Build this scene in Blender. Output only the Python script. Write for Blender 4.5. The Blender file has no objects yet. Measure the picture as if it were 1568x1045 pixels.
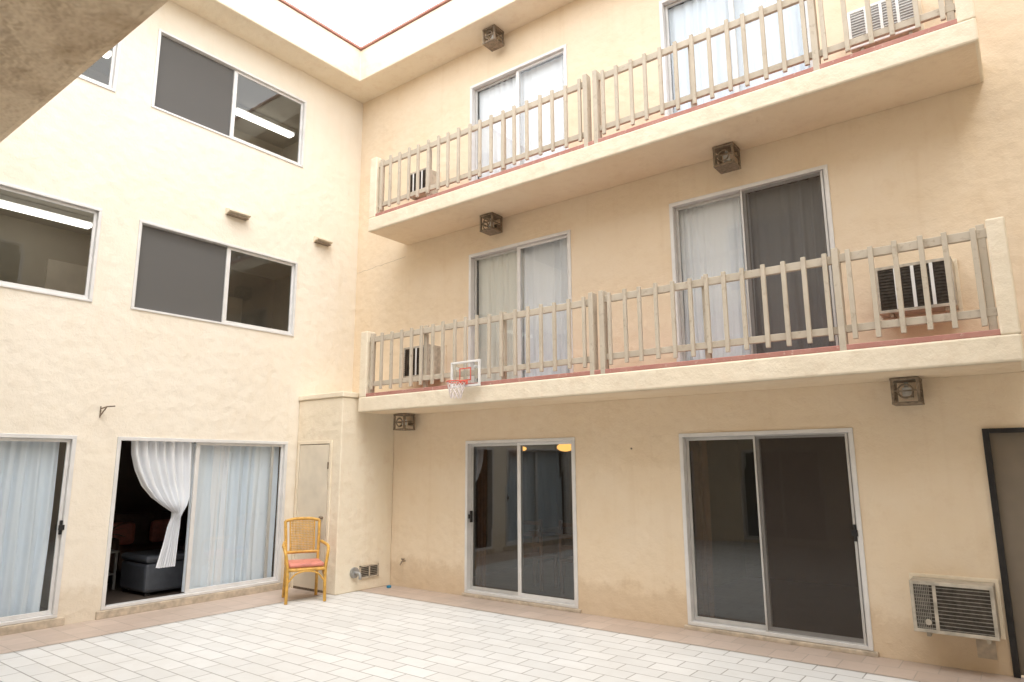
import bpy, bmesh, math, random
from mathutils import Vector, Matrix
random.seed(7)
SC=bpy.context.scene
COL=SC.collection
SC.view_settings.view_transform='Standard'
SC.view_settings.look='None'
SC.view_settings.exposure=0
# ------------------------------------------------------------------ materials
def newmat(name):
    m=bpy.data.materials.new(name); m.use_nodes=True
    nt=m.node_tree; b=nt.nodes['Principled BSDF']
    return m,nt,b
def N(nt,t,**kw):
    n=nt.nodes.new(t)
    for k,v in kw.items(): setattr(n,k,v)
    return n
def noise(nt,vec,scale,detail=3,rough=.6):
    n=N(nt,'ShaderNodeTexNoise'); n.inputs['Scale'].default_value=scale; n.inputs['Detail'].default_value=detail; n.inputs['Roughness'].default_value=rough
    nt.links.new(vec,n.inputs['Vector']); return n.outputs['Fac']
def ramp(nt,fac,a,b,ca=(0,0,0,1),cb=(1,1,1,1)):
    r=N(nt,'ShaderNodeValToRGB'); r.color_ramp.elements[0].position=a; r.color_ramp.elements[1].position=b
    r.color_ramp.elements[0].color=ca; r.color_ramp.elements[1].color=cb
    nt.links.new(fac,r.inputs['Fac']); return r.outputs['Color']
def mix(nt,fac,a,b,blend='MIX'):
    m=N(nt,'ShaderNodeMix',data_type='RGBA',blend_type=blend)
    for sock,v in ((m.inputs[0],fac),(m.inputs[6],a),(m.inputs[7],b)):
        if hasattr(v,'links') : nt.links.new(v,sock)
        elif isinstance(v,(int,float)): sock.default_value=v
        else: sock.default_value=(v[0],v[1],v[2],1)
    return m.outputs[2]
def mathn(nt,op,a,b=0.0,clamp=False):
    m=N(nt,'ShaderNodeMath',operation=op); m.use_clamp=clamp
    for s,v in ((m.inputs[0],a),(m.inputs[1],b)):
        if hasattr(v,'links'): nt.links.new(v,s)
        else: s.default_value=v
    return m.outputs[0]
def pos(nt): return N(nt,'ShaderNodeNewGeometry').outputs['Position']
def stucco(name,base,light,dirt,bump=.33,coarse=1.0,basegrime=True,amt=.30):
    m,nt,b=newmat(name); p=pos(nt)
    n1=noise(nt,p,1.1,3,.65); n2=noise(nt,p,4.2,4,.72)
    c=mix(nt,ramp(nt,n1,.35,.7),base,light)
    c=mix(nt,mathn(nt,'MULTIPLY',ramp(nt,n2,.53,.76),amt),c,dirt)
    mp=N(nt,'ShaderNodeMapping'); mp.inputs['Scale'].default_value=(5,5,.35); nt.links.new(p,mp.inputs['Vector'])
    c=mix(nt,mathn(nt,'MULTIPLY',ramp(nt,noise(nt,mp.outputs[0],1.6,2,.6),.55,.78),.20),c,dirt)
    if basegrime:
        s=N(nt,'ShaderNodeSeparateXYZ'); nt.links.new(p,s.inputs[0])
        h=mathn(nt,'ADD',s.outputs['Z'],mathn(nt,'MULTIPLY',n2,-.6))
        g=ramp(nt,h,-.32,.15,(1,1,1,1),(0,0,0,1))
        c=mix(nt,mathn(nt,'MULTIPLY',g,.35),c,(dirt[0]*.8,dirt[1]*.76,dirt[2]*.7))
    nt.links.new(c,b.inputs['Base Color']); b.inputs['Roughness'].default_value=.92
    b.inputs['Specular IOR Level'].default_value=.15
    hh=mathn(nt,'ADD',mathn(nt,'MULTIPLY',noise(nt,p,34/coarse,2,.7),.26),mathn(nt,'MULTIPLY',noise(nt,p,6,1,.55),1.0))
    b1=N(nt,'ShaderNodeBump'); b1.inputs['Strength'].default_value=bump; b1.inputs['Distance'].default_value=.05*coarse
    nt.links.new(hh,b1.inputs['Height'])
    nt.links.new(b1.outputs[0],b.inputs['Normal'])
    return m
M={}
M['stucco']=stucco('stucco_tan',(.81,.665,.485),(.835,.705,.54),(.68,.51,.33))
M['stucco_left']=stucco('stucco_tan_lit',(.84,.76,.635),(.86,.79,.675),(.76,.66,.51),amt=.2)  # facade paint again, with the left wall's brighter daylight put into the colour
M['stucco_trim']=stucco('stucco_trim',(.82,.72,.56),(.85,.76,.61),(.68,.53,.38),basegrime=False,amt=.45)
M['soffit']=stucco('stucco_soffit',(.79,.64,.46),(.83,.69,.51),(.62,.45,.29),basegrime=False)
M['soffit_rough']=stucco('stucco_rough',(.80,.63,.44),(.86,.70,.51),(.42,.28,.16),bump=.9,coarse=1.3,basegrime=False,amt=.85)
def plain(name,col,rough=.6,metal=0,var=.12,scale=8,bump=0,spec=.4):
    m,nt,b=newmat(name); p=pos(nt)
    c=mix(nt,ramp(nt,noise(nt,p,scale,2,.65),.35,.7),col,[x*(1-var) for x in col])
    nt.links.new(c,b.inputs['Base Color']); b.inputs['Roughness'].default_value=rough; b.inputs['Metallic'].default_value=metal
    b.inputs['Specular IOR Level'].default_value=spec
    if bump:
        bb=N(nt,'ShaderNodeBump'); bb.inputs['Strength'].default_value=bump; bb.inputs['Distance'].default_value=.01
        nt.links.new(noise(nt,p,scale*6,2,.6),bb.inputs['Height']); nt.links.new(bb.outputs[0],b.inputs['Normal'])
    return m
M['plainwall']=plain('plain_wall_paint',(.83,.74,.60),.9,0,.10,1.5)
M['alu']=plain('aluminium_frame',(.62,.61,.59),.42,.4,.1,5)
M['alu_w']=plain('pale_aluminium',(.78,.77,.755),.45,.1,.1,5)
M['black']=plain('black_metal',(.03,.028,.028),.5,.2,.3,12)
M['rust']=plain('rusty_bronze',(.33,.26,.19),.65,.3,.5,25,.3)
M['ac_case']=plain('ac_case_metal',(.57,.51,.42),.55,.2,.35,10)
M['ac_fin']=plain('ac_fin_dark',(.10,.085,.07),.6,.3,.5,20)
M['ac_slat']=plain('ac_slat',(.36,.33,.28),.5,.4,.3,20)
M['dark']=plain('dark_interior',(.10,.08,.07),.9,0,.2,2)  # darkness of the unlit rooms is put into this wall colour
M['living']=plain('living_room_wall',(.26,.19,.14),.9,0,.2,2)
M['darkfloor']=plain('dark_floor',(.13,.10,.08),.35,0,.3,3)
M['hall']=plain('hallway_wall',(.46,.40,.29),.85,0,.1,2)
M['hallceil']=plain('hallway_ceiling',(.50,.45,.37),.85,0,.1,2)
M['doorpaint']=plain('door_paint',(.80,.71,.57),.5,0,.15,3)
M['leather']=plain('dark_leather',(.10,.11,.13),.38,0,.2,8,.15)
M['sofa']=plain('brown_sofa_leather',(.16,.10,.075),.35,0,.3,8,.15)
M['leaf']=plain('plant_leaf',(.05,.11,.035),.5,0,.4,10)
M['brownwood']=plain('dark_wood',(.20,.09,.04),.4,0,.4,8)
M['rattan']=plain('rattan_cane',(.72,.41,.09),.4,0,.35,14,.1)
M['seat']=plain('seat_vinyl',(.72,.27,.21),.45,0,.25,10,.1)
M['white']=plain('white_plastic',(.82,.82,.80),.4,0,.08,6)
M['redpl']=plain('red_plastic',(.70,.14,.10),.4,0,.1,6)
M['net']=plain('net_cord',(.78,.70,.68),.8,0,.1,6)
M['blue']=plain('blue_plastic',(.02,.25,.45),.4,0,.1,6)
M['grey']=plain('grey_metal',(.42,.42,.41),.5,.4,.25,14)
M['sill']=plain('sill_mortar',(.64,.54,.42),.9,0,.35,9,.4)
M['board']=plain('door_mesh_brown',(.22,.18,.135),.7,0,.15,3)
m,nt,b=newmat('weathered_rail_paint'); p=pos(nt)
c=mix(nt,ramp(nt,noise(nt,p,3,3,.7),.3,.75),(.58,.51,.41),(.49,.425,.335))
c=mix(nt,mathn(nt,'MULTIPLY',ramp(nt,noise(nt,p,14,3,.7),.58,.70),.6),c,(.36,.285,.205))
nt.links.new(c,b.inputs['Base Color']); b.inputs['Roughness'].default_value=.7
M['rail']=m
m,nt,b=newmat('worn_red_paint'); p=pos(nt)
c=mix(nt,ramp(nt,noise(nt,p,2.5,4,.7),.3,.7),(.40,.16,.13),(.50,.26,.21))
c=mix(nt,mathn(nt,'MULTIPLY',ramp(nt,noise(nt,p,17,4,.75),.58,.68),.7),c,(.66,.52,.41))
nt.links.new(c,b.inputs['Base Color']); b.inputs['Roughness'].default_value=.7
M['red']=m
def glass(name,tint=(.75,.78,.78),r0=.08,dust=.03):
    m=bpy.data.materials.new(name); m.use_nodes=True; nt=m.node_tree; nt.nodes.clear()
    o=N(nt,'ShaderNodeOutputMaterial'); t=N(nt,'ShaderNodeBsdfTransparent'); t.inputs[0].default_value=(*tint,1)
    g=N(nt,'ShaderNodeBsdfGlossy'); g.inputs['Roughness'].default_value=.0; g.inputs[0].default_value=(.95,.97,.97,1)
    f=N(nt,'ShaderNodeLayerWeight'); f.inputs['Blend'].default_value=.5
    mm=mathn(nt,'ADD',mathn(nt,'MULTIPLY',mathn(nt,'POWER',f.outputs['Facing'],4.0),.9-r0),r0,True)
    x=N(nt,'ShaderNodeMixShader'); nt.links.new(mm,x.inputs[0]); nt.links.new(t.outputs[0],x.inputs[1]); nt.links.new(g.outputs[0],x.inputs[2])
    d=N(nt,'ShaderNodeBsdfDiffuse'); d.inputs[0].default_value=(.6,.57,.52,1)
    y=N(nt,'ShaderNodeMixShader'); y.inputs[0].default_value=dust
    nt.links.new(x.outputs[0],y.inputs[1]); nt.links.new(d.outputs[0],y.inputs[2])
    nt.links.new(y.outputs[0],o.inputs[0]); return m
M['glass']=glass('window_glass',(.95,.97,.975),.07,.02)
M['glass_dark']=glass('tinted_glass',(.42,.40,.38),.10,.012)
M['mirror_dark']=plain('far_window_glass',(.06,.065,.07),.08,0,.1,2,spec=.8)
def mesh_screen(name,col,opac):
    m=bpy.data.materials.new(name); m.use_nodes=True; nt=m.node_tree; nt.nodes.clear()
    o=N(nt,'ShaderNodeOutputMaterial'); t=N(nt,'ShaderNodeBsdfTransparent'); d=N(nt,'ShaderNodeBsdfDiffuse')
    d.inputs[0].default_value=(*col,1)
    x=N(nt,'ShaderNodeMixShader'); x.inputs[0].default_value=opac
    nt.links.new(t.outputs[0],x.inputs[1]); nt.links.new(d.outputs[0],x.inputs[2]); nt.links.new(x.outputs[0],o.inputs[0]); return m
M['screen']=mesh_screen('insect_screen',(.15,.145,.14),.85)
M['screen_thin']=mesh_screen('insect_screen_thin',(.085,.07,.06),.5)
def cloth(name,col,trans=.45):
    m=bpy.data.materials.new(name); m.use_nodes=True; nt=m.node_tree; nt.nodes.clear()
    o=N(nt,'ShaderNodeOutputMaterial'); t=N(nt,'ShaderNodeBsdfTranslucent'); d=N(nt,'ShaderNodeBsdfDiffuse')
    d.inputs[0].default_value=(*col,1); t.inputs[0].default_value=(*col,1)
    x=N(nt,'ShaderNodeMixShader'); x.inputs[0].default_value=trans
    nt.links.new(d.outputs[0],x.inputs[1]); nt.links.new(t.outputs[0],x.inputs[2])
    nt.links.new(x.outputs[0],o.inputs[0]); return m
M['sheer']=cloth('sheer_white_cloth',(.90,.92,.95),.12)
M['sheerblue']=cloth('sheer_blue_cloth',(.79,.86,.93),.1)
M['cream_cloth']=cloth('cream_cloth',(.82,.80,.72),.12)
M['grey_cloth']=cloth('grey_cloth',(.62,.62,.62),.1)
def emis(name,col,s):
    m=bpy.data.materials.new(name); m.use_nodes=True; nt=m.node_tree; nt.nodes.clear()
    o=N(nt,'ShaderNodeOutputMaterial'); e=N(nt,'ShaderNodeEmission'); e.inputs[0].default_value=(*col,1); e.inputs[1].default_value=s
    nt.links.new(e.outputs[0],o.inputs[0]); return m
M['tube']=emis('fluorescent_tube',(1,.97,.88),3)
M['amber']=emis('amber_lamp_glass',(1,.5,.12),3.5)
def paving(name,c1,c2,mortar,bw,bh,msize,dirt):
    m,nt,b=newmat(name); p=pos(nt)
    br=N(nt,'ShaderNodeTexBrick'); br.offset=.5; br.offset_frequency=2; br.squash=1
    nt.links.new(p,br.inputs['Vector'])
    br.inputs['Scale'].default_value=1; br.inputs['Brick Width'].default_value=bw; br.inputs['Row Height'].default_value=bh
    br.inputs['Mortar Size'].default_value=msize; br.inputs['Mortar Smooth'].default_value=.25; br.inputs['Bias'].default_value=0
    br.inputs['Color1'].default_value=(*c1,1); br.inputs['Color2'].default_value=(*c2,1); br.inputs['Mortar'].default_value=(*mortar,1)
    n1=noise(nt,p,.9,4,.7); n2=noise(nt,p,9,3,.7)
    c=mix(nt,mathn(nt,'MULTIPLY',ramp(nt,n1,.42,.75),.45),br.outputs['Color'],dirt)
    c=mix(nt,mathn(nt,'MULTIPLY',ramp(nt,n2,.55,.75),.3),c,dirt)
    nt.links.new(c,b.inputs['Base Color'])
    r=ramp(nt,n1,.3,.7,(.42,.42,.42,1),(.62,.62,.62,1)); nt.links.new(r,b.inputs['Roughness'])
    bb=N(nt,'ShaderNodeBump'); bb.inputs['Strength'].default_value=.6; bb.inputs['Distance'].default_value=.006; bb.invert=True
    nt.links.new(br.outputs['Fac'],bb.inputs['Height'])
    nt.links.new(bb.outputs[0],b.inputs['Normal'])
    return m
M['pave']=paving('white_paving_tiles',(.65,.65,.635),(.73,.73,.715),(.30,.285,.265),.40,.20,.006,(.54,.52,.48))
M['border']=paving('terracotta_border_tiles',(.48,.385,.32),(.56,.455,.385),(.40,.34,.29),.30,.30,.005,(.39,.32,.26))
M['ground']=plain('ground_concrete',(.35,.33,.30),.9,0,.2,1)
# ------------------------------------------------------------------ helpers
def empty(name,loc=(0,0,0),rot=(0,0,0)):
    e=bpy.data.objects.new(name,None); COL.objects.link(e); e.location=loc; e.rotation_euler=rot; e.empty_display_size=.2; return e
def mkobj(name,verts,faces,mat,parent=None,bevel=0,smooth=False,seg=2):
    me=bpy.data.meshes.new(name); me.from_pydata(verts,[],faces); me.update()
    o=bpy.data.objects.new(name,me); COL.objects.link(o)
    me.materials.append(M[mat])
    if smooth:
        for f in me.polygons: f.use_smooth=True
    if parent: o.parent=parent
    if bevel:
        md=o.modifiers.new('bevel','BEVEL'); md.width=bevel; md.segments=seg; md.limit_method='ANGLE'
    return o
def boxes(name,lst,mat,parent=None,bevel=0):
    V=[];F=[]
    for a,b in lst:
        x0,x1=sorted((a[0],b[0]));y0,y1=sorted((a[1],b[1]));z0,z1=sorted((a[2],b[2])); n=len(V)
        V+=[(x0,y0,z0),(x1,y0,z0),(x1,y1,z0),(x0,y1,z0),(x0,y0,z1),(x1,y0,z1),(x1,y1,z1),(x0,y1,z1)]
        F+=[tuple(n+i for i in f) for f in ((0,3,2,1),(4,5,6,7),(0,1,5,4),(1,2,6,5),(2,3,7,6),(3,0,4,7))]
    return mkobj(name,V,F,mat,parent,bevel)
def box(name,a,b,mat,parent=None,bevel=0): return boxes(name,[(a,b)],mat,parent,bevel)
def tube(name,paths,r,mat,parent=None,cyc=False,res=3):
    cu=bpy.data.curves.new(name,'CURVE'); cu.dimensions='3D'; cu.bevel_depth=r; cu.bevel_resolution=res; cu.use_fill_caps=True
    for pts in paths:
        s=cu.splines.new('POLY'); s.points.add(len(pts)-1)
        for i,q in enumerate(pts): s.points[i].co=(*q,1)
        s.use_cyclic_u=cyc
    t=bpy.data.objects.new('tmp',cu); COL.objects.link(t)
    me=bpy.data.meshes.new_from_object(t.evaluated_get(bpy.context.evaluated_depsgraph_get()))
    bpy.data.objects.remove(t)
    o=bpy.data.objects.new(name,me); COL.objects.link(o); me.materials.clear(); me.materials.append(M[mat])
    for f in me.polygons: f.use_smooth=True
    if parent: o.parent=parent
    return o
def spline(pts,n=6):
    out=[];P=[Vector(q) for q in pts]; P=[P[0]*2-P[1]]+P+[P[-1]*2-P[-2]]
    for i in range(1,len(P)-2):
        for k in range(n):
            t=k/n; a,b,c,d=P[i-1],P[i],P[i+1],P[i+2]
            out.append(tuple(.5*((2*b)+(c-a)*t+(2*a-5*b+4*c-d)*t*t+(-a+3*b-3*c+d)*t**3)))
    out.append(tuple(P[-2])); return out
LX=.46
PF=lambda s,z,d:(s,d,z)
PL=lambda s,z,d:(LX-d,s,z)
SY=-8.7; EX=12.2
PS=lambda s,z,d:(s,SY-d,z)
PE=lambda s,z,d:(EX+d,s,z)
def wall(name,P,s0,s1,z0,z1,holes,mat,parent,th=.16):
    ss=sorted({s0,s1,*[h[0] for h in holes],*[h[1] for h in holes]}); zz=sorted({z0,z1,*[h[2] for h in holes],*[h[3] for h in holes]})
    ss=[s for s in ss if s0<=s<=s1]; zz=[z for z in zz if z0<=z<=z1]
    V=[];F=[];idx={}
    def v(s,z,d):
        k=(round(s,4),round(z,4),d)
        if k not in idx: idx[k]=len(V); V.append(P(s,z,d))
        return idx[k]
    def hole(s,z): return any(h[0]<s<h[1] and h[2]<z<h[3] for h in holes)
    for i in range(len(ss)-1):
        for j in range(len(zz)-1):
            a,b,c,d=ss[i],ss[i+1],zz[j],zz[j+1]
            if hole((a+b)/2,(c+d)/2): continue
            F.append((v(a,c,0),v(b,c,0),v(b,d,0),v(a,d,0)))
            F.append((v(a,c,th),v(a,d,th),v(b,d,th),v(b,c,th)))
    for h in holes:
        a,b,c,d=h
        F+= [(v(a,c,0),v(a,d,0),v(a,d,th),v(a,c,th)),(v(b,c,0),v(b,c,th),v(b,d,th),v(b,d,0)),
             (v(a,d,0),v(b,d,0),v(b,d,th),v(a,d,th)),(v(a,c,0),v(a,c,th),v(b,c,th),v(b,c,0))]
    return mkobj(name,V,F,mat,parent)
def pbox(P,s0,s1,z0,z1,d0,d1): return (P(s0,z0,d0),P(s1,z1,d1))
def curtain(P,s0,s1,z0,z1,d,mat,folds=8,amp=.035,seed=1,name='curtain'):
    rnd=random.Random(seed); n=int(folds*12); V=[];F=[];rows=12
    ph=[rnd.uniform(0,6.28) for _ in range(4)]
    for j in range(rows+1):
        t=j/rows; z=z1+(z0-z1)*t
        for i in range(n+1):
            u=i/n
            w=u+.012*math.sin(u*17+ph[0])+.02*math.sin(u*6+ph[1])+.006*t*math.sin(u*11+ph[2]+t*2)
            a=amp*(.55+.45*math.sin(u*9+ph[3]))*(.65+.5*t)
            dd=d+a*math.sin(w*folds*6.283+ .5*math.sin(t*3+u*8))+.35*a*math.sin(w*folds*2.3*6.283+ph[1]+t*1.5)
            V.append(P(s0+(s1-s0)*u+.012*math.sin(t*4+u*20)*t,z,dd))
    for j in range(rows):
        for i in range(n):
            a=j*(n+1)+i; F.append((a,a+1,a+n+2,a+n+1))
    return mkobj(name,V,F,mat,None,smooth=True)
B=empty('apartment_building')
def slider(P,s0,s1,z0,z1,parent,panes=('glass','glass'),mull=.5,recess=.03,fw=.045,name='sliding_door',front=1,mw=.055,skip=()):
    e=empty(name); e.parent=parent
    d0=recess; L=[]
    L+=[pbox(P,s0,s1,z1-fw,z1,d0-.045,d0+.07),pbox(P,s0,s1,z0,z0+fw*.8,d0-.045,d0+.07),
        pbox(P,s0,s0+fw,z0+fw*.8,z1-fw,d0-.045,d0+.07),pbox(P,s1-fw,s1,z0+fw*.8,z1-fw,d0-.045,d0+.07)]
    boxes('outer_frame',L,'alu_w',e,.004)
    sm=s0+(s1-s0)*mull
    rng=[(s0+fw+.002,sm+mw/2),(sm-mw/2,s1-fw-.002)]
    for k,(a,b) in enumerate(rng):
        if k in skip: continue
        off=d0+(.0 if k==front else .034)
        w=.035
        wl=mw if k==1 else w; wr=mw if k==0 else w
        za,zb=z0+fw*.8+.002,z1-fw-.002
        boxes('sash_%d'%k,[pbox(P,a,b,zb-w,zb,off,off+.028),pbox(P,a,b,za,za+w*1.3,off,off+.028),
              pbox(P,a,a+wl,za+w*1.3,zb-w,off,off+.028),pbox(P,b-wr,b,za+w*1.3,zb-w,off,off+.028)],'alu' if k!=front else 'alu_w',e,.003)
        g=panes[k]
        gm='glass' if g.startswith('screen') else g
        tl=.0012 if k else -.001
        q=lambda s,z,o=0:P(s,z,off+.014+o)
        mkobj('pane_%d'%k,[q(a+wl,za+w,tl),q(b-wr,za+w,-tl),q(b-wr,zb-w),q(a+wl,zb-w)],[(0,1,2),(0,2,3)],gm,e)
        if g.startswith('screen'):
            q=lambda s,z:P(s,z,off-.012)
            mkobj('insect_screen_%d'%k,[q(a+.01,za+.01),q(b-.01,za+.01),q(b-.01,zb-.01),q(a+.01,zb-.01)],[(0,1,2,3)],g,e)
            boxes('screen_frame_%d'%k,[pbox(P,b-.035,b-.012,za,zb,off-.022,off-.004),pbox(P,a+.005,a+.025,za,zb,off-.022,off-.004)],'alu',e)
    return e
def handle(P,s,z,parent):
    boxes('door_handle',[pbox(P,s-.012,s+.012,z-.08,z+.08,-.01,.03),pbox(P,s-.03,s+.03,z-.03,z+.03,-.025,-.005)],'black',parent,.004)
FH=2.80
# ------------------------------------------------------------------ walls
fh=[(3.04,4.90,.05,2.14),(6.32,8.16,.05,2.14),(9.24,10.18,.0,2.08)]
for k in (1,2):
    fh+=[(3.08,4.90,k*FH+.06,k*FH+2.14),(6.34,8.16,k*FH+.06,k*FH+2.15)]
wall('north_facade_wall',PF,LX,EX,0,8.37,fh,'stucco',B)
lh=[(-3.67,-1.21,.10,2.165),(-6.6,-4.13,.10,2.165)]
for z0,z1 in ((3.81,5.03),(6.66,7.86)): lh+=[(-3.67,-1.21,z0,z1),(-6.6,-4.13,z0,z1)]
wall('west_wall',PL,SY,0,0,8.37,lh,'stucco_left',B)
sh=[(1+3*i,2.8+3*i,k*FH+.06,k*FH+2.14) for i in range(3) for k in range(3)]
wall('south_wall',PS,LX,EX,0,8.37,sh,'plainwall',B)
eh=[(a,a+2,k*FH+.9,k*FH+2.1) for k in range(3) for a in (-7.0,-3.6)]
wall('east_wall',PE,SY,0,0,8.37,eh,'plainwall',B)
for P,hs_ in ((PS,sh),(PE,eh)):
    for h in hs_: slider(P,*h,B,('mirror_dark','mirror_dark'),name='far_window')
# ------------------------------------------------------------------ roof eaves
EO=.52
ring=[(LX+EO,-EO),(EX-EO,-EO),(EX-EO,SY+EO),(LX+EO,SY+EO)]
out=[(LX-3,3.8),(EX+3,3.8),(EX+3,SY-3),(LX-3,SY-3)]
def ringmesh(name,inn,ou,z0,z1,mat,bev):
    V=[(*q,z0) for q in inn]+[(*q,z1) for q in inn]+[(*q,z0) for q in ou]+[(*q,z1) for q in ou]; F=[]
    for i in range(4):
        j=(i+1)%4; F+=[(i,j,4+j,4+i),(i,8+i,8+j,j),(4+i,4+j,12+j,12+i),(8+i,12+i,12+j,8+j)]
    return mkobj(name,V,F,mat,B,bev)
ringmesh('roof_eaves',ring,out,8.37,8.97,'stucco_trim',.02)
g=.03
r2=[(LX+EO+g,-EO-g),(EX-EO-g,-EO-g),(EX-EO-g,SY+EO+g),(LX+EO+g,SY+EO+g)]
r3=[(LX+EO-.3,-EO+.3),(EX-EO+.3,-EO+.3),(EX-EO+.3,SY+EO-.3),(LX+EO-.3,SY+EO-.3)]
ringmesh('roof_edge_flashing',r2,r3,8.975,9.01,'red',0)
# ------------------------------------------------------------------ doors on the facade
e=slider(PF,3.04,4.90,.05,2.14,B,('glass_dark','glass_dark'),mull=.5,front=1); handle(PF,3.14,1.08,e)
e=slider(PF,6.32,8.16,.05,2.14,B,('glass_dark','screen_thin'),mull=.47,front=1); handle(PF,8.09,1.12,e)
slider(PF,3.08,4.90,FH+.06,FH+2.14,B,mull=.5,front=1)
slider(PF,6.34,8.16,FH+.06,FH+2.15,B,('glass','screen_thin'),mull=.49,front=1)
slider(PF,3.08,4.90,2*FH+.06,2*FH+2.14,B,mull=.5,front=1)
slider(PF,6.34,8.16,2*FH+.06,2*FH+2.15,B,mull=.5,front=1)
def room(name,x0,x1,y0,y1,z0,z1,open_side,wallm='dark',floorm='darkfloor',ceil=None):
    e=empty(name); e.parent=B; t=.05
    L=[]
    if open_side!='y0': L.append(((x0,y0-t,z0),(x1,y0,z1)))
    if open_side!='y1': L.append(((x0,y1,z0),(x1,y1+t,z1)))
    if open_side!='x0': L.append(((x0-t,y0,z0),(x0,y1,z1)))
    if open_side!='x1': L.append(((x1,y0,z0),(x1+t,y1,z1)))
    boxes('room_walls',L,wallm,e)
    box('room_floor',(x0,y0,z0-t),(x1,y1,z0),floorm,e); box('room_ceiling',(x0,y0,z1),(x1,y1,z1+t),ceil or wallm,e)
    return e
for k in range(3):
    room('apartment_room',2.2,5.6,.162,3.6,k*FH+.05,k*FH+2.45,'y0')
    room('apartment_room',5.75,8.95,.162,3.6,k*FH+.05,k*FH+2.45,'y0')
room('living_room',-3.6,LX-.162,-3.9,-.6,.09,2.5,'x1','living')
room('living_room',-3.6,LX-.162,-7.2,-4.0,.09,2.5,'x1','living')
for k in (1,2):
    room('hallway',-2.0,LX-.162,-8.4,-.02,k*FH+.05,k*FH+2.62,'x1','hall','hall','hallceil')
    for yy in (-6.6,-3.9,-1.6):
        boxes('hallway_door',[((-1.99,yy,k*FH+.06),(-1.955,yy+.9,k*FH+2.1))],'brownwood' if yy<-5 else 'doorpaint',B,.005)
    ys=(-4.25,-7) if k==1 else (-.95,-4.25,-7)
    boxes('hallway_light_housing',[((-1.3,y-.62,k*FH+2.545),(-1.1,y+.62,k*FH+2.615)) for y in ys],'white',B,.01)
    boxes('hallway_light_tube',[((-1.28,y-.6,k*FH+2.48),(-1.12,y+.6,k*FH+2.54)) for y in ys],'tube',B,.02)
curtain(PF,3.14,3.98,FH+.09,FH+2.1,.15,'cream_cloth',6,.03,3)
curtain(PF,3.95,4.85,FH+.09,FH+2.1,.15,'sheer',6,.035,4)
curtain(PF,6.40,7.26,FH+.09,FH+2.1,.15,'sheer',9,.02,5)
curtain(PF,7.22,8.11,FH+.09,FH+2.1,.15,'grey_cloth',7,.03,6)
curtain(PF,3.14,4.85,2*FH+.09,2*FH+2.1,.15,'sheer',13,.025,8)
curtain(PF,6.40,8.11,2*FH+.09,2*FH+2.1,.15,'sheerblue',12,.03,9)
curtain(PF,6.38,6.58,.09,2.1,.16,'brownwood',3,.02,11)
curtain(PF,3.12,3.30,.09,2.1,.16,'brownwood',3,.02,12)
# ------------------------------------------------------------------ left wall doors / windows
for z0,z1 in ((3.81,5.03),(6.66,7.86)):
    slider(PL,-3.67,-1.21,z0,z1,B,('screen','glass'),mull=.53 if z0<5 else .49,front=1,name='sliding_window',mw=.06,fw=.035)
    slider(PL,-6.6,-4.13,z0,z1,B,('screen','glass'),mull=.5,front=1,name='sliding_window',mw=.06,fw=.035)
e=slider(PL,-3.67,-1.21,.10,2.165,B,('glass','glass'),mull=.435,front=1,skip=(0,))
e2=slider(PL,-6.6,-4.13,.10,2.165,B,('glass','glass'),mull=.5,front=1); handle(PL,-4.19,1.1,e2)
boxes('side_stile',[pbox(PL,-1.44,-1.40,.14,2.11,.06,.085)],'alu',e)
curtain(PL,-2.62,-1.26,.14,2.11,.15,'sheerblue',9,.045,21)
curtain(PL,-6.5,-4.25,.14,2.11,.15,'sheerblue',15,.045,22)
curtain(PL,-2.35,-2.05,.14,2.11,.14,'sheer',2,.03,23)
lb=[(2.13,-3.45),(1.95,-3.43),(1.75,-3.37),(1.55,-3.27),(1.40,-3.14),(1.28,-2.98),(1.20,-2.86),(1.13,-2.86),(1.0,-2.90),(.8,-2.93),(.5,-3.0)]
rb=[(2.13,-2.62),(1.95,-2.62),(1.75,-2.62),(1.55,-2.62),(1.40,-2.63),(1.28,-2.67),(1.20,-2.72),(1.13,-2.75),(1.0,-2.75),(.8,-2.76),(.5,-2.77)]
sub=5; V=[];F=[]; n=70; rows=[]
for i in range(len(lb)-1):
    for k in range(sub):
        t=k/sub; rows.append((lb[i][0]*(1-t)+lb[i+1][0]*t,lb[i][1]*(1-t)+lb[i+1][1]*t,rb[i][1]*(1-t)+rb[i+1][1]*t))
rows.append((lb[-1][0],lb[-1][1],rb[-1][1]))
for (z,a,b_) in rows:
    w=(b_-a)
    bulge=max(0,1-abs(z-1.32)/.22)
    for i in range(n+1):
        u=i/n; amp=.026+.022*min(1,w)
        V.append(PL(a+w*u,z-.05*bulge*math.sin(u*3.14)+.0,.09-.05*bulge*math.sin(u*3.14)+amp*math.sin(u*6.283*7+z*1.2)+.010*math.sin(u*6.283*16+z*4)))
for j in range(len(rows)-1):
    for i in range(n):
        q=j*(n+1)+i; F.append((q,q+1,q+n+2,q+n+1))
mkobj('tied_curtain',V,F,'sheer',None,smooth=True)
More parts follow.
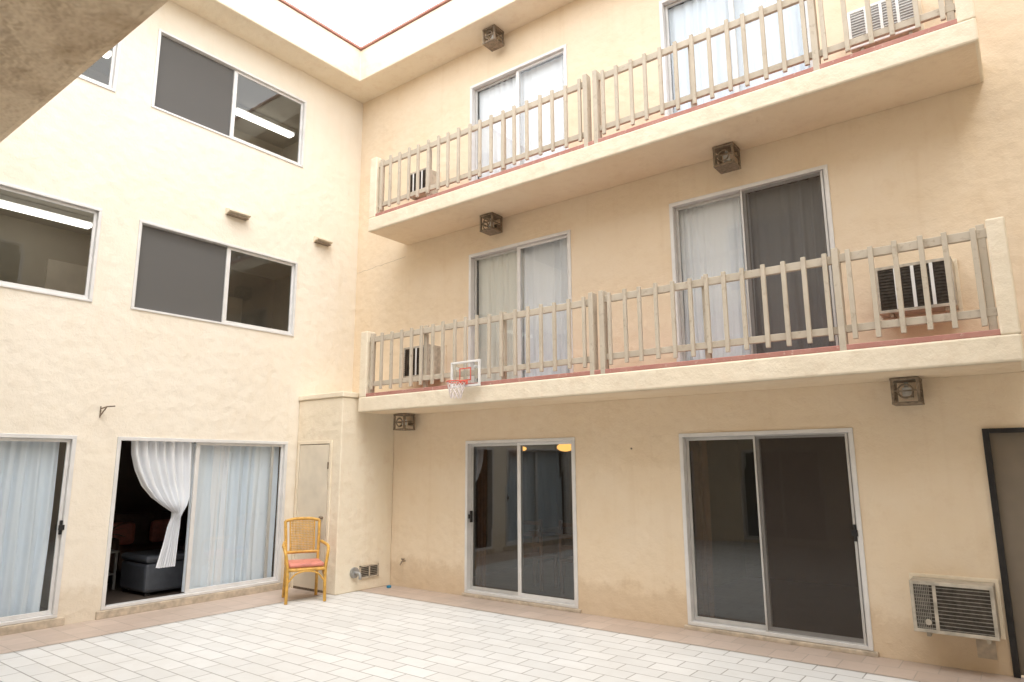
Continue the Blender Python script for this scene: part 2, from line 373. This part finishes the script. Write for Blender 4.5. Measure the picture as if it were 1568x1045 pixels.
# ------------------------------------------------------------------ balconies
def balcony(x0,x1,k):
    zb=k*FH-.22; zt=k*FH; yf=-.83
    e=empty('balcony'); e.parent=B
    box('balcony_slab',(x0,yf,zb),(x1,.0-.002,zt),'stucco_trim',e,.018)
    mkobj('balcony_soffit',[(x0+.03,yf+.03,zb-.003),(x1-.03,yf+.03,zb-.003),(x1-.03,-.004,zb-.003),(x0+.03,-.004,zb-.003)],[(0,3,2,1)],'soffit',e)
    box('red_curb',(x0+.15,yf+.012,zt),(x1-.13,yf+.12,zt+.05),'red',e,.006)
    box('deck_coating',(x0+.15,yf+.12,zt),(x1-.13,-.003,zt+.03),'red',e)
    box('end_pier_left',(x0,yf+.004,zt-.002),(x0+.15,yf+.17,zt+1.0),'stucco_trim',e,.015)
    box('end_pier_right',(x1-.135,yf+.004,zt-.002),(x1,yf+.17,zt+.98),'stucco_trim',e,.015)
    yr=yf+.055
    posts=[5.66,5.80,8.30]; rails=[];pk=[];ps=[]
    segs=[(x0+.15,5.66),(5.80,8.30),(8.30,x1-.135)]
    for a,b in segs:
        sag=random.uniform(-.012,.012)
        rails+=[((a,yr,zt+.83+sag),(b,yr+.04,zt+.91+sag)),((a,yr,zt+.16+sag),(b,yr+.04,zt+.23+sag))]
        m_=max(2,round((b-a)/.2))
        for i in range(m_):
            x=a+(b-a)*(i+.5)/m_+random.uniform(-.012,.012); h=random.uniform(-.012,.01)
            pk.append(((x-.021,yr-.036,zt+.10+h),(x+.021,yr-.002,zt+.94+h)))
    for x in posts: ps.append(((x-.03,yr-.045,zt-.06),(x+.03,yr+.06,zt+.97)))
    for x in (x0+.2,x1-.175): ps.append(((x-.03,yr+.003,zt+.045),(x+.03,yr+.06,zt+.96)))
    for x in (2.9,7.0,4.3): ps.append(((x-.03,yr+.042,zt+.045),(x+.03,yr+.09,zt+.95)))
    boxes('railing_rails',rails,'rail',e,.005); boxes('railing_pickets',pk,'rail',e,.004); boxes('railing_posts',ps,'rail',e,.006)
balcony(1.62,9.60,1); balcony(1.70,9.60,2)
for k in (1,2):
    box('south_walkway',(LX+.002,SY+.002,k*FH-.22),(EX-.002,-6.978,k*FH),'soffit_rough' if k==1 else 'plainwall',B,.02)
    pk=[((x,-7.08,k*FH+.1),(x+.05,-7.04,k*FH+.95)) for x in [1+.2*i for i in range(55)]]
    pk+=[((LX,-7.04,k*FH+.83),(EX,-7.0,k*FH+.92)),((LX,-7.04,k*FH+.15),(EX,-7.0,k*FH+.23))]
    boxes('walkway_railing',pk,'rail',B)
def crack(pts,seed):
    rn=random.Random(seed); out=[]
    for i in range(len(pts)-1):
        a=Vector(pts[i]);b_=Vector(pts[i+1])
        for k in range(8):
            q=a.lerp(b_,k/8); out.append((q.x+rn.uniform(-.01,.01),q.y,q.z+rn.uniform(-.01,.01)))
    out.append(pts[-1]); tube('stucco_crack',[out],.0018,'rust',B,res=0)
crack([(.47,-.001,5.12),(1.0,-.001,5.15),(1.68,-.001,5.19)],1)
# ------------------------------------------------------------------ utility closet
box('utility_closet',(LX+.002,-1.04,0),(1.53,-.002,2.80),'stucco_trim',B,.015)
box('closet_cap',(LX+.004,-1.06,2.802),(1.55,-.004,2.88),'stucco_trim',B,.012)
boxes('closet_door_frame',[((.50,-1.056,.0),(.55,-1.038,2.17)),((1.28,-1.056,.0),(1.33,-1.038,2.17)),((.55,-1.056,2.12),(1.28,-1.038,2.17))],'stucco_trim',B,.004)
box('closet_door',(.562,-1.052,.04),(1.262,-1.036,2.108),'doorpaint',B,.003)
boxes('closet_door_gap',[((.55,-1.0415,.0),(1.28,-1.0385,2.12))],'rust',B)
boxes('closet_hinge',[((1.255,-1.062,z),(1.285,-1.05,z+.1)) for z in (.3,1.75)],'rust',B)
tube('closet_knob',[[(1.18,-1.05,1.05),(1.18,-1.10,1.05)]],.022,'rust',B)
boxes('door_threshold',[((3.0,-.03,0),(4.94,.1,.046)),((6.28,-.04,0),(8.2,.1,.046)),((LX-.1,-6.7,0),(LX+.03,-4.05,.096)),((LX-.1,-3.72,0),(LX+.03,-1.15,.096))],'sill',B,.01)
e=empty('security_door'); e.parent=B
boxes('door_frame',[((9.22,-.03,0),(9.27,.05,2.09)),((10.13,-.03,0),(10.2,.05,2.09)),((9.27,-.03,2.05),(10.13,.05,2.09))],'black',e,.004)
box('door_leaf',(9.27,.02,.02),(10.13,.05,2.05),'board',e)
# ------------------------------------------------------------------ air conditioners
def ac(x0,x1,z0,z1,dep=.28,style=0):
    e=empty('air_conditioner',(x0,0,z0)); w=x1-x0;h=z1-z0
    case='ac_case' if style<2 else 'white'
    box('casing',(0,-dep+.02,0),(w,.0-.002,h),'ac_case',e,.008)
    f=.03
    boxes('front_frame',[((0,-dep,0),(w,-dep+.018,f)),((0,-dep,h-f),(w,-dep+.018,h)),((0,-dep,f),(f,-dep+.018,h-f)),((w-f,-dep,f),(w,-dep+.018,h-f))],case,e,.003)
    box('grille_back',(f,-dep+.012,f),(w-f,-dep+.019,h-f),'ac_fin' if style<2 else 'grey',e)
    n=int((h-2*f)/.03)
    boxes('louvres',[((f,-dep+.001,f+.008+i*(h-2*f)/n),(w-f,-dep+.011,f+.013+i*(h-2*f)/n)) for i in range(n)],('ac_slat','ac_fin','white')[style],e)
    boxes('grille_bars',[((w*t-.014,-dep-.004,f),(w*t+.014,-dep+.001,h-f)) for t in ((.3,) if style==0 else (.28,.5,.74))],'ac_case' if style==0 else 'white',e)
    if style==0: boxes('side_fins',[((f+.012+i*.014,-dep+.0005,f),(f+.017+i*.014,-dep+.0108,h-f)) for i in range(int((w*.3-2*f)/.014))],'ac_slat',e)
    boxes('mounting_frame',[((-.03,-.03,-.03),(w+.03,-.002,0)),((-.03,-.03,h),(w+.03,-.002,h+.03)),((-.03,-.03,0),(0,-.002,h)),((w,-.03,0),(w+.03,-.002,h))],'stucco_trim',e,.004)
    boxes('support_brackets',[((w*.15,-dep*.9,-.035),(w*.15+.03,-.03,-.002)),((w*.85,-dep*.9,-.035),(w*.85+.03,-.03,-.002))],'ac_case',e)
    if style==0: tube('vent_plug',[[(.12,-dep-.008,.09),(.12,-dep+.002,.09)]],.025,'ac_case',e,res=6)
    return e
ac(8.55,9.17,.33,.76)
ac(8.53,9.17,3.20,3.66,.26,1)
ac(2.05,2.60,3.10,3.57,.34,1)
ac(2.00,2.42,6.05,6.46,.28,1)
ac(8.53,9.15,6.02,6.45,.26,2)
box('wall_patch',(8.98,-.006,.12),(9.12,-.001,.27),'sill',B)
# ------------------------------------------------------------------ lanterns
def lantern(x,zt):
    e=empty('wall_lantern',(x,-.19,zt)); s=.105; h=.25
    boxes('plates',[((-s-.015,-s-.015,-.03),(s+.015,s+.015,-.004)),((-s-.015,-s-.015,-h),(s+.015,s+.015,-h+.022))],'rust',e,.004)
    boxes('corner_posts',[((a-.012,b-.012,-h+.02),(a+.012,b+.012,-.03)) for a in (-s,s) for b in (-s,s)],'rust',e)
    boxes('cross_bars',[((-s,-s-.006,-.135),(s,-s+.006,-.12)),((-s-.006,-s,-.135),(-s+.006,s,-.12)),((s-.006,-s,-.135),(s+.006,s,-.12))],'rust',e)
    boxes('back_arm',[((-.03,s,-.17),(.03,.188,-.1))],'rust',e)
    tube('rings',[[(.062*math.cos(a),-s,-.13+.062*math.sin(a)) for a in [i*math.pi/10 for i in range(20)]],[(-s,.062*math.cos(a),-.13+.062*math.sin(a)) for a in [i*math.pi/10 for i in range(20)]]],.008,'rust',e,True)
    tube('bulb_socket',[[(0,0,-.04),(0,0,-.09)]],.018,'grey',e); tube('bulb_glass',[[(0,0,-.09),(0,0,-.17)]],.04,'white',e,res=5)
lantern(1.95,2.575); lantern(8.69,2.575); lantern(3.66,5.375); lantern(7.15,5.375); lantern(3.70,8.365)
def hood(y0,y1,z):
    e=empty('wall_vent_hood',(LX,y0,z)); w=y1-y0
    mkobj('hood',[(0,0,.11),(0,w,.11),(.12,w,.07),(.12,0,.07),(0,0,.0),(0,w,.0),(.12,w,.045),(.12,0,.045)],[(0,1,2,3),(4,7,6,5),(0,3,7,4),(1,5,6,2),(3,2,6,7)],'stucco_trim',e,.003)
    boxes('louvre',[((.002,.02,-.004),(.10,w-.02,.006))],'rust',e)
hood(-2.49,-2.14,5.46); hood(-.93,-.62,5.45)
e=empty('wall_bracket',(LX,-3.9,2.5))
tube('bracket_arm',[[(0,0,0),(.14,.02,.02),(.16,.10,.03)],[(0,0,-.09),(.12,.02,.015)],[(0,0,-.11),(0,0,.03)]],.008,'rust',e)
e=empty('louvre_vent',(1.532,-.62,.17))
boxes('vent_frame',[((0,0,0),(.02,.36,.02)),((0,0,.16),(.02,.36,.18)),((0,0,0),(.02,.02,.18)),((0,.34,0),(.02,.36,.18)),((0,.17,0),(.02,.19,.18))],'sill',e)
boxes('vent_slats',[((.002,.02,.03+i*.026),(.014,.34,.04+i*.026)) for i in range(5)],'ac_slat',e)
box('vent_back',(.0005,.02,.02),(.002,.34,.16),'ac_fin',e)
e=empty('pipe_flange',(1.532,-.72,.27)); tube('flange',[[(0,0,0),(.03,0,0)]],.075,'grey',e,res=8); tube('pipe',[[(.03,0,0),(.12,0,0),(.14,0,-.03),(.14,0,-.08)]],.022,'grey',e)
e=empty('hose_spigot',(1.84,0,.33)); tube('spigot',[[(0,0,.05),(0,-.07,.05),(0,-.10,.0)],[(-.03,-.05,.08),(.03,-.05,.08)],[(0,-.05,.05),(0,-.05,.08)]],.010,'rust',e)
boxes('blue_bottle_cap',[((1.68,-.22,.004),(1.73,-.16,.04))],'blue',None,.01)
# ------------------------------------------------------------------ basketball hoop
e=empty('basketball_hoop',(3.56,-.90,2.79)); w=.5;h=.34
boxes('backboard_frame',[((0,-.015,0),(w,.015,.028)),((0,-.015,h-.028),(w,.015,h)),((0,-.015,.028),(.028,.015,h-.028)),((w-.028,-.015,.028),(w,.015,h-.028))],'white',e,.004)
box('backboard',(.02,-.003,.02),(w-.02,.003,h-.02),'glass',e)
boxes('target_square',[((.15,-.008,.08),(.35,-.004,.095)),((.15,-.008,.235),(.35,-.004,.25)),((.15,-.008,.095),(.165,-.004,.235)),((.335,-.008,.095),(.35,-.004,.235))],'redpl',e)
boxes('rim_bracket',[((.19,-.06,.03),(.31,-.016,.075))],'redpl',e,.004)
ra=.12; cx_,cy_,cz_=.25,-.18,.05
tube('rim',[[(cx_+ra*math.cos(a),cy_+ra*math.sin(a),cz_) for a in [i*math.pi/12 for i in range(24)]]],.009,'redpl',e,True)
nets=[]
for i in range(10):
    for sgn in (1,-1):
        pts=[]
        for k in range(7):
            t=k/6; a=i*math.pi/5+sgn*t*1.3; rr=ra*(1-.45*t); pts.append((cx_+rr*math.cos(a),cy_+rr*math.sin(a),cz_-.21*t))
        nets.append(pts)
tube('net',nets,.0045,'net',e,res=1)
boxes('hanger_hooks',[((.08,.0,h-.1),(.11,.09,h-.07)),((.39,.0,h-.1),(.42,.09,h-.07))],'white',e)
# ------------------------------------------------------------------ rattan armchair
ang=math.atan2(-.46,.89)-math.pi/2
e=empty('rattan_armchair',(1.42,-1.50,.004),(0,0,ang))
R=[]
for s in (-1,1):
    R.append(spline([(s*.25,.25,0),(s*.245,.235,.25),(s*.25,.225,.45),(s*.275,.21,.62),(s*.29,.13,.70),(s*.285,-.02,.715),(s*.25,-.2,.74)]))
    R.append(spline([(s*.22,-.27,0),(s*.215,-.23,.25),(s*.215,-.22,.45),(s*.225,-.26,.75),(s*.235,-.33,1.02)]))
    R.append(spline([(s*.245,.23,.30),(s*.24,.1,.40),(s*.235,0,.42)],4))
R.append(spline([(-.235,-.33,1.02),(-.12,-.345,1.045),(0,-.35,1.05),(.12,-.345,1.045),(.235,-.33,1.02)]))
R.append(spline([(-.218,-.235,.60),(0,-.26,.60),(.218,-.235,.60)]))
R.append([(-.245,.225,.42),(.245,.225,.42)]); R.append([(-.215,-.22,.42),(.215,-.22,.42)])
for s in (-1,1): R.append([(s*.245,.225,.42),(s*.215,-.22,.42)])
tube('rattan_frame',R,.021,'rattan',e,res=4)
R=[spline([(-.24,.24,.26),(-.14,.24,.37),(0,.24,.40),(.14,.24,.37),(.24,.24,.26)],5)]
R+= [spline([(s*.16,-.24,.60),(s*.165,-.29,.82),(s*.17,-.335,1.03)],4) for s in (-1,1)]
tube('braces',R,.011,'rattan',e)
cane=[]
for i in range(17):
    x=-.16+.02*i; cane.append([(x,-.252,.60),(x,-.295,.82),(x,-.342,1.04)])
for i in range(20):
    t=i/19; z=.61+.42*t; y=-.25-.09*t; cane.append([(-.165,y,z),(.165,y,z)])
tube('cane_back',cane,.0045,'rattan',e,res=0)
box('seat_base',(-.235,-.215,.425),(.235,.22,.45),'rattan',e,.01)
box('seat_cushion',(-.23,-.21,.451),(.23,.235,.505),'seat',e,.022)
# ------------------------------------------------------------------ furniture
e=empty('ottoman',(-.42,-2.62,.09)); box('ottoman_body',(-.38,-.32,.04),(.38,.32,.42),'leather',e,.04); box('ottoman_lid',(-.39,-.33,.425),(.39,.33,.52),'leather',e,.04)
boxes('feet',[((a-.03,b-.03,0),(a+.03,b+.03,.04)) for a in (-.32,.32) for b in (-.26,.26)],'black',e)
e=empty('sofa',(-2.0,-1.75,.09)); box('seat',(-.5,-.9,.12),(.45,.6,.45),'sofa',e,.07); box('backrest',(-.75,-.9,.12),(-.45,.6,.95),'sofa',e,.09)
boxes('arms',[((-.6,-1.12,.1),(.45,-.88,.65)),((-.6,.58,.1),(.45,.8,.65))],'sofa',e,.07)
boxes('throw_pillows',[((-.42,-.75,.46),(-.25,-.35,.82)),((-.42,-.1,.46),(-.25,.3,.82))],'seat',e,.07)
boxes('feet',[((a,b,0),(a+.06,b+.06,.12)) for a in (-.6,.35) for b in (-1.0,.65)],'black',e)
e=empty('side_table',(-1.25,-3.2,.09)); boxes('shelves',[((-.3,-.3,.5),(.3,.3,.53)),((-.28,-.28,.2),(.28,.28,.22))],'grey',e,.01)
boxes('legs',[((a-.015,b-.015,0),(a+.015,b+.015,.5)) for a in (-.27,.27) for b in (-.27,.27)],'grey',e)
boxes('books',[((-.2,-.15,.53),(.05,.1,.58)),((.08,-.2,.53),(.2,-.05,.66))],'white',e,.006)
e=empty('potted_plant',(-1.35,-3.0,.62)); 
tube('pot',[[(0,0,0),(0,0,.16)]],.08,'sill',e,res=6)
rn=random.Random(3); V=[];F=[]
for i in range(26):
    a=rn.uniform(0,6.28); L=rn.uniform(.25,.5); el=rn.uniform(.5,1.4); dx,dy=math.cos(a),math.sin(a); w_=.025; n0=len(V)
    for k in range(5):
        t=k/4; rr=L*math.cos(el)*t*(1+.4*t); zz=.16+L*math.sin(el)*t-.18*t*t; ww=w_*math.sin(3.14*min(.97,t*.8+.15))
        V+=[(dx*rr-dy*ww,dy*rr+dx*ww,zz),(dx*rr+dy*ww,dy*rr-dx*ww,zz)]
    F+=[(n0+2*k,n0+2*k+1,n0+2*k+3,n0+2*k+2) for k in range(4)]
mkobj('leaves',V,F,'leaf',e)
e=empty('dining_table',(4.0,1.6,.05)); box('table_top',(-.7,-.45,.72),(.7,.45,.76),'brownwood',e,.008)
boxes('legs',[((a-.03,b-.03,0),(a+.03,b+.03,.72)) for a in (-.62,.62) for b in (-.38,.38)],'brownwood',e)
for cx,cy in ((3.7,.85),(4.4,.85)):
    e=empty('dining_chair',(cx,cy,.05)); box('seat',(-.21,-.21,.43),(.21,.21,.47),'brownwood',e,.01)
    boxes('legs_and_back',[((a-.02,b-.02,0),(a+.02,b+.02,.43)) for a in (-.18,.18) for b in (-.18,.18)]+[((-.2,-.21,.48),(-.16,-.17,.98)),((.16,-.21,.48),(.2,-.17,.98))]+[((-.16,-.2,z),(.16,-.18,z+.05)) for z in (.6,.74,.9)],'brownwood',e)
def dome(name,c,r):
    bm=bmesh.new(); bmesh.ops.create_uvsphere(bm,u_segments=20,v_segments=12,radius=r)
    for v in bm.verts: v.co.z*=.5
    me=bpy.data.meshes.new(name); bm.to_mesh(me); bm.free(); o=bpy.data.objects.new(name,me); COL.objects.link(o); me.materials.append(M['amber'])
    for f in me.polygons: f.use_smooth=True
    o.location=c; return o
dome('ceiling_lamp',(3.43,2.04,2.08),.14); dome('ceiling_lamp',(2.35,2.3,2.08),.08)
tube('wall_anchor_hole',[[(5.70,-.001,1.98),(5.70,-.008,1.98)]],.011,'rust',B)
# ------------------------------------------------------------------ paving
def sheet(name,x0,y0,x1,y1,z,mat): return mkobj(name,[(x0,y0,z),(x1,y0,z),(x1,y1,z),(x0,y1,z)],[(0,1,2,3)],mat)
sheet('ground',-300,-300,300,300,-.012,'ground')
sheet('courtyard_paving',LX,SY,EX,0,0,'pave')
mkobj('border_paving',[(LX,0,.004),(LX,SY,.004),(1.36,SY,.004),(1.36,-.62,.004),(EX,-.62,.004),(EX,0,.004)],[(0,1,2,3),(0,3,4,5)],'border')
# ------------------------------------------------------------------ light
w=bpy.data.worlds.new('World'); SC.world=w; w.use_nodes=True; nt=w.node_tree
bg=nt.nodes['Background']; sky=nt.nodes.new('ShaderNodeTexSky'); sky.sky_type='NISHITA'; sky.sun_disc=False
EL=math.radians(62); sd=Vector((.72,-.55,0)).normalized()
sky.sun_elevation=EL; sky.sun_rotation=math.atan2(sd.x,sd.y); sky.air_density=1.0; sky.dust_density=4; sky.ozone_density=1
hs=nt.nodes.new('ShaderNodeHueSaturation'); hs.inputs['Saturation'].default_value=.15
nt.links.new(sky.outputs[0],hs.inputs['Color'])
mx=nt.nodes.new('ShaderNodeMix'); mx.data_type='RGBA'; mx.inputs[0].default_value=.75; mx.inputs[7].default_value=(27.8,28,28.6,1)
nt.links.new(hs.outputs[0],mx.inputs[6]); nt.links.new(mx.outputs[2],bg.inputs['Color'])
bg.inputs['Strength'].default_value=.15
sl=bpy.data.lights.new('sun','SUN'); sl.energy=1.4; sl.angle=math.radians(25); sl.color=(1,.97,.93)
so=bpy.data.objects.new('sun',sl); COL.objects.link(so)
dirv=Vector((sd.x*math.cos(EL),sd.y*math.cos(EL),math.sin(EL))); so.rotation_euler=dirv.to_track_quat('Z','Y').to_euler(); so.location=(6,-4,15)
# ------------------------------------------------------------------ camera
yaw,pit,rol=math.radians(37.308),math.radians(10.487),math.radians(-.277)
fw=Vector((-math.sin(yaw)*math.cos(pit),math.cos(yaw)*math.cos(pit),math.sin(pit)))
r0=Vector((math.cos(yaw),math.sin(yaw),0)); u0=r0.cross(fw)
r=r0*math.cos(rol)+u0*math.sin(rol); u=-r0*math.sin(rol)+u0*math.cos(rol)
cam=bpy.data.cameras.new('camera'); cam.lens=23.73; cam.sensor_width=36; cam.clip_end=1000; cam.clip_start=.05
co=bpy.data.objects.new('camera',cam); COL.objects.link(co)
mt=Matrix((r,u,-fw)).transposed().to_4x4(); mt.translation=(9.5725,-7.46,1.78); co.matrix_world=mt
SC.camera=co
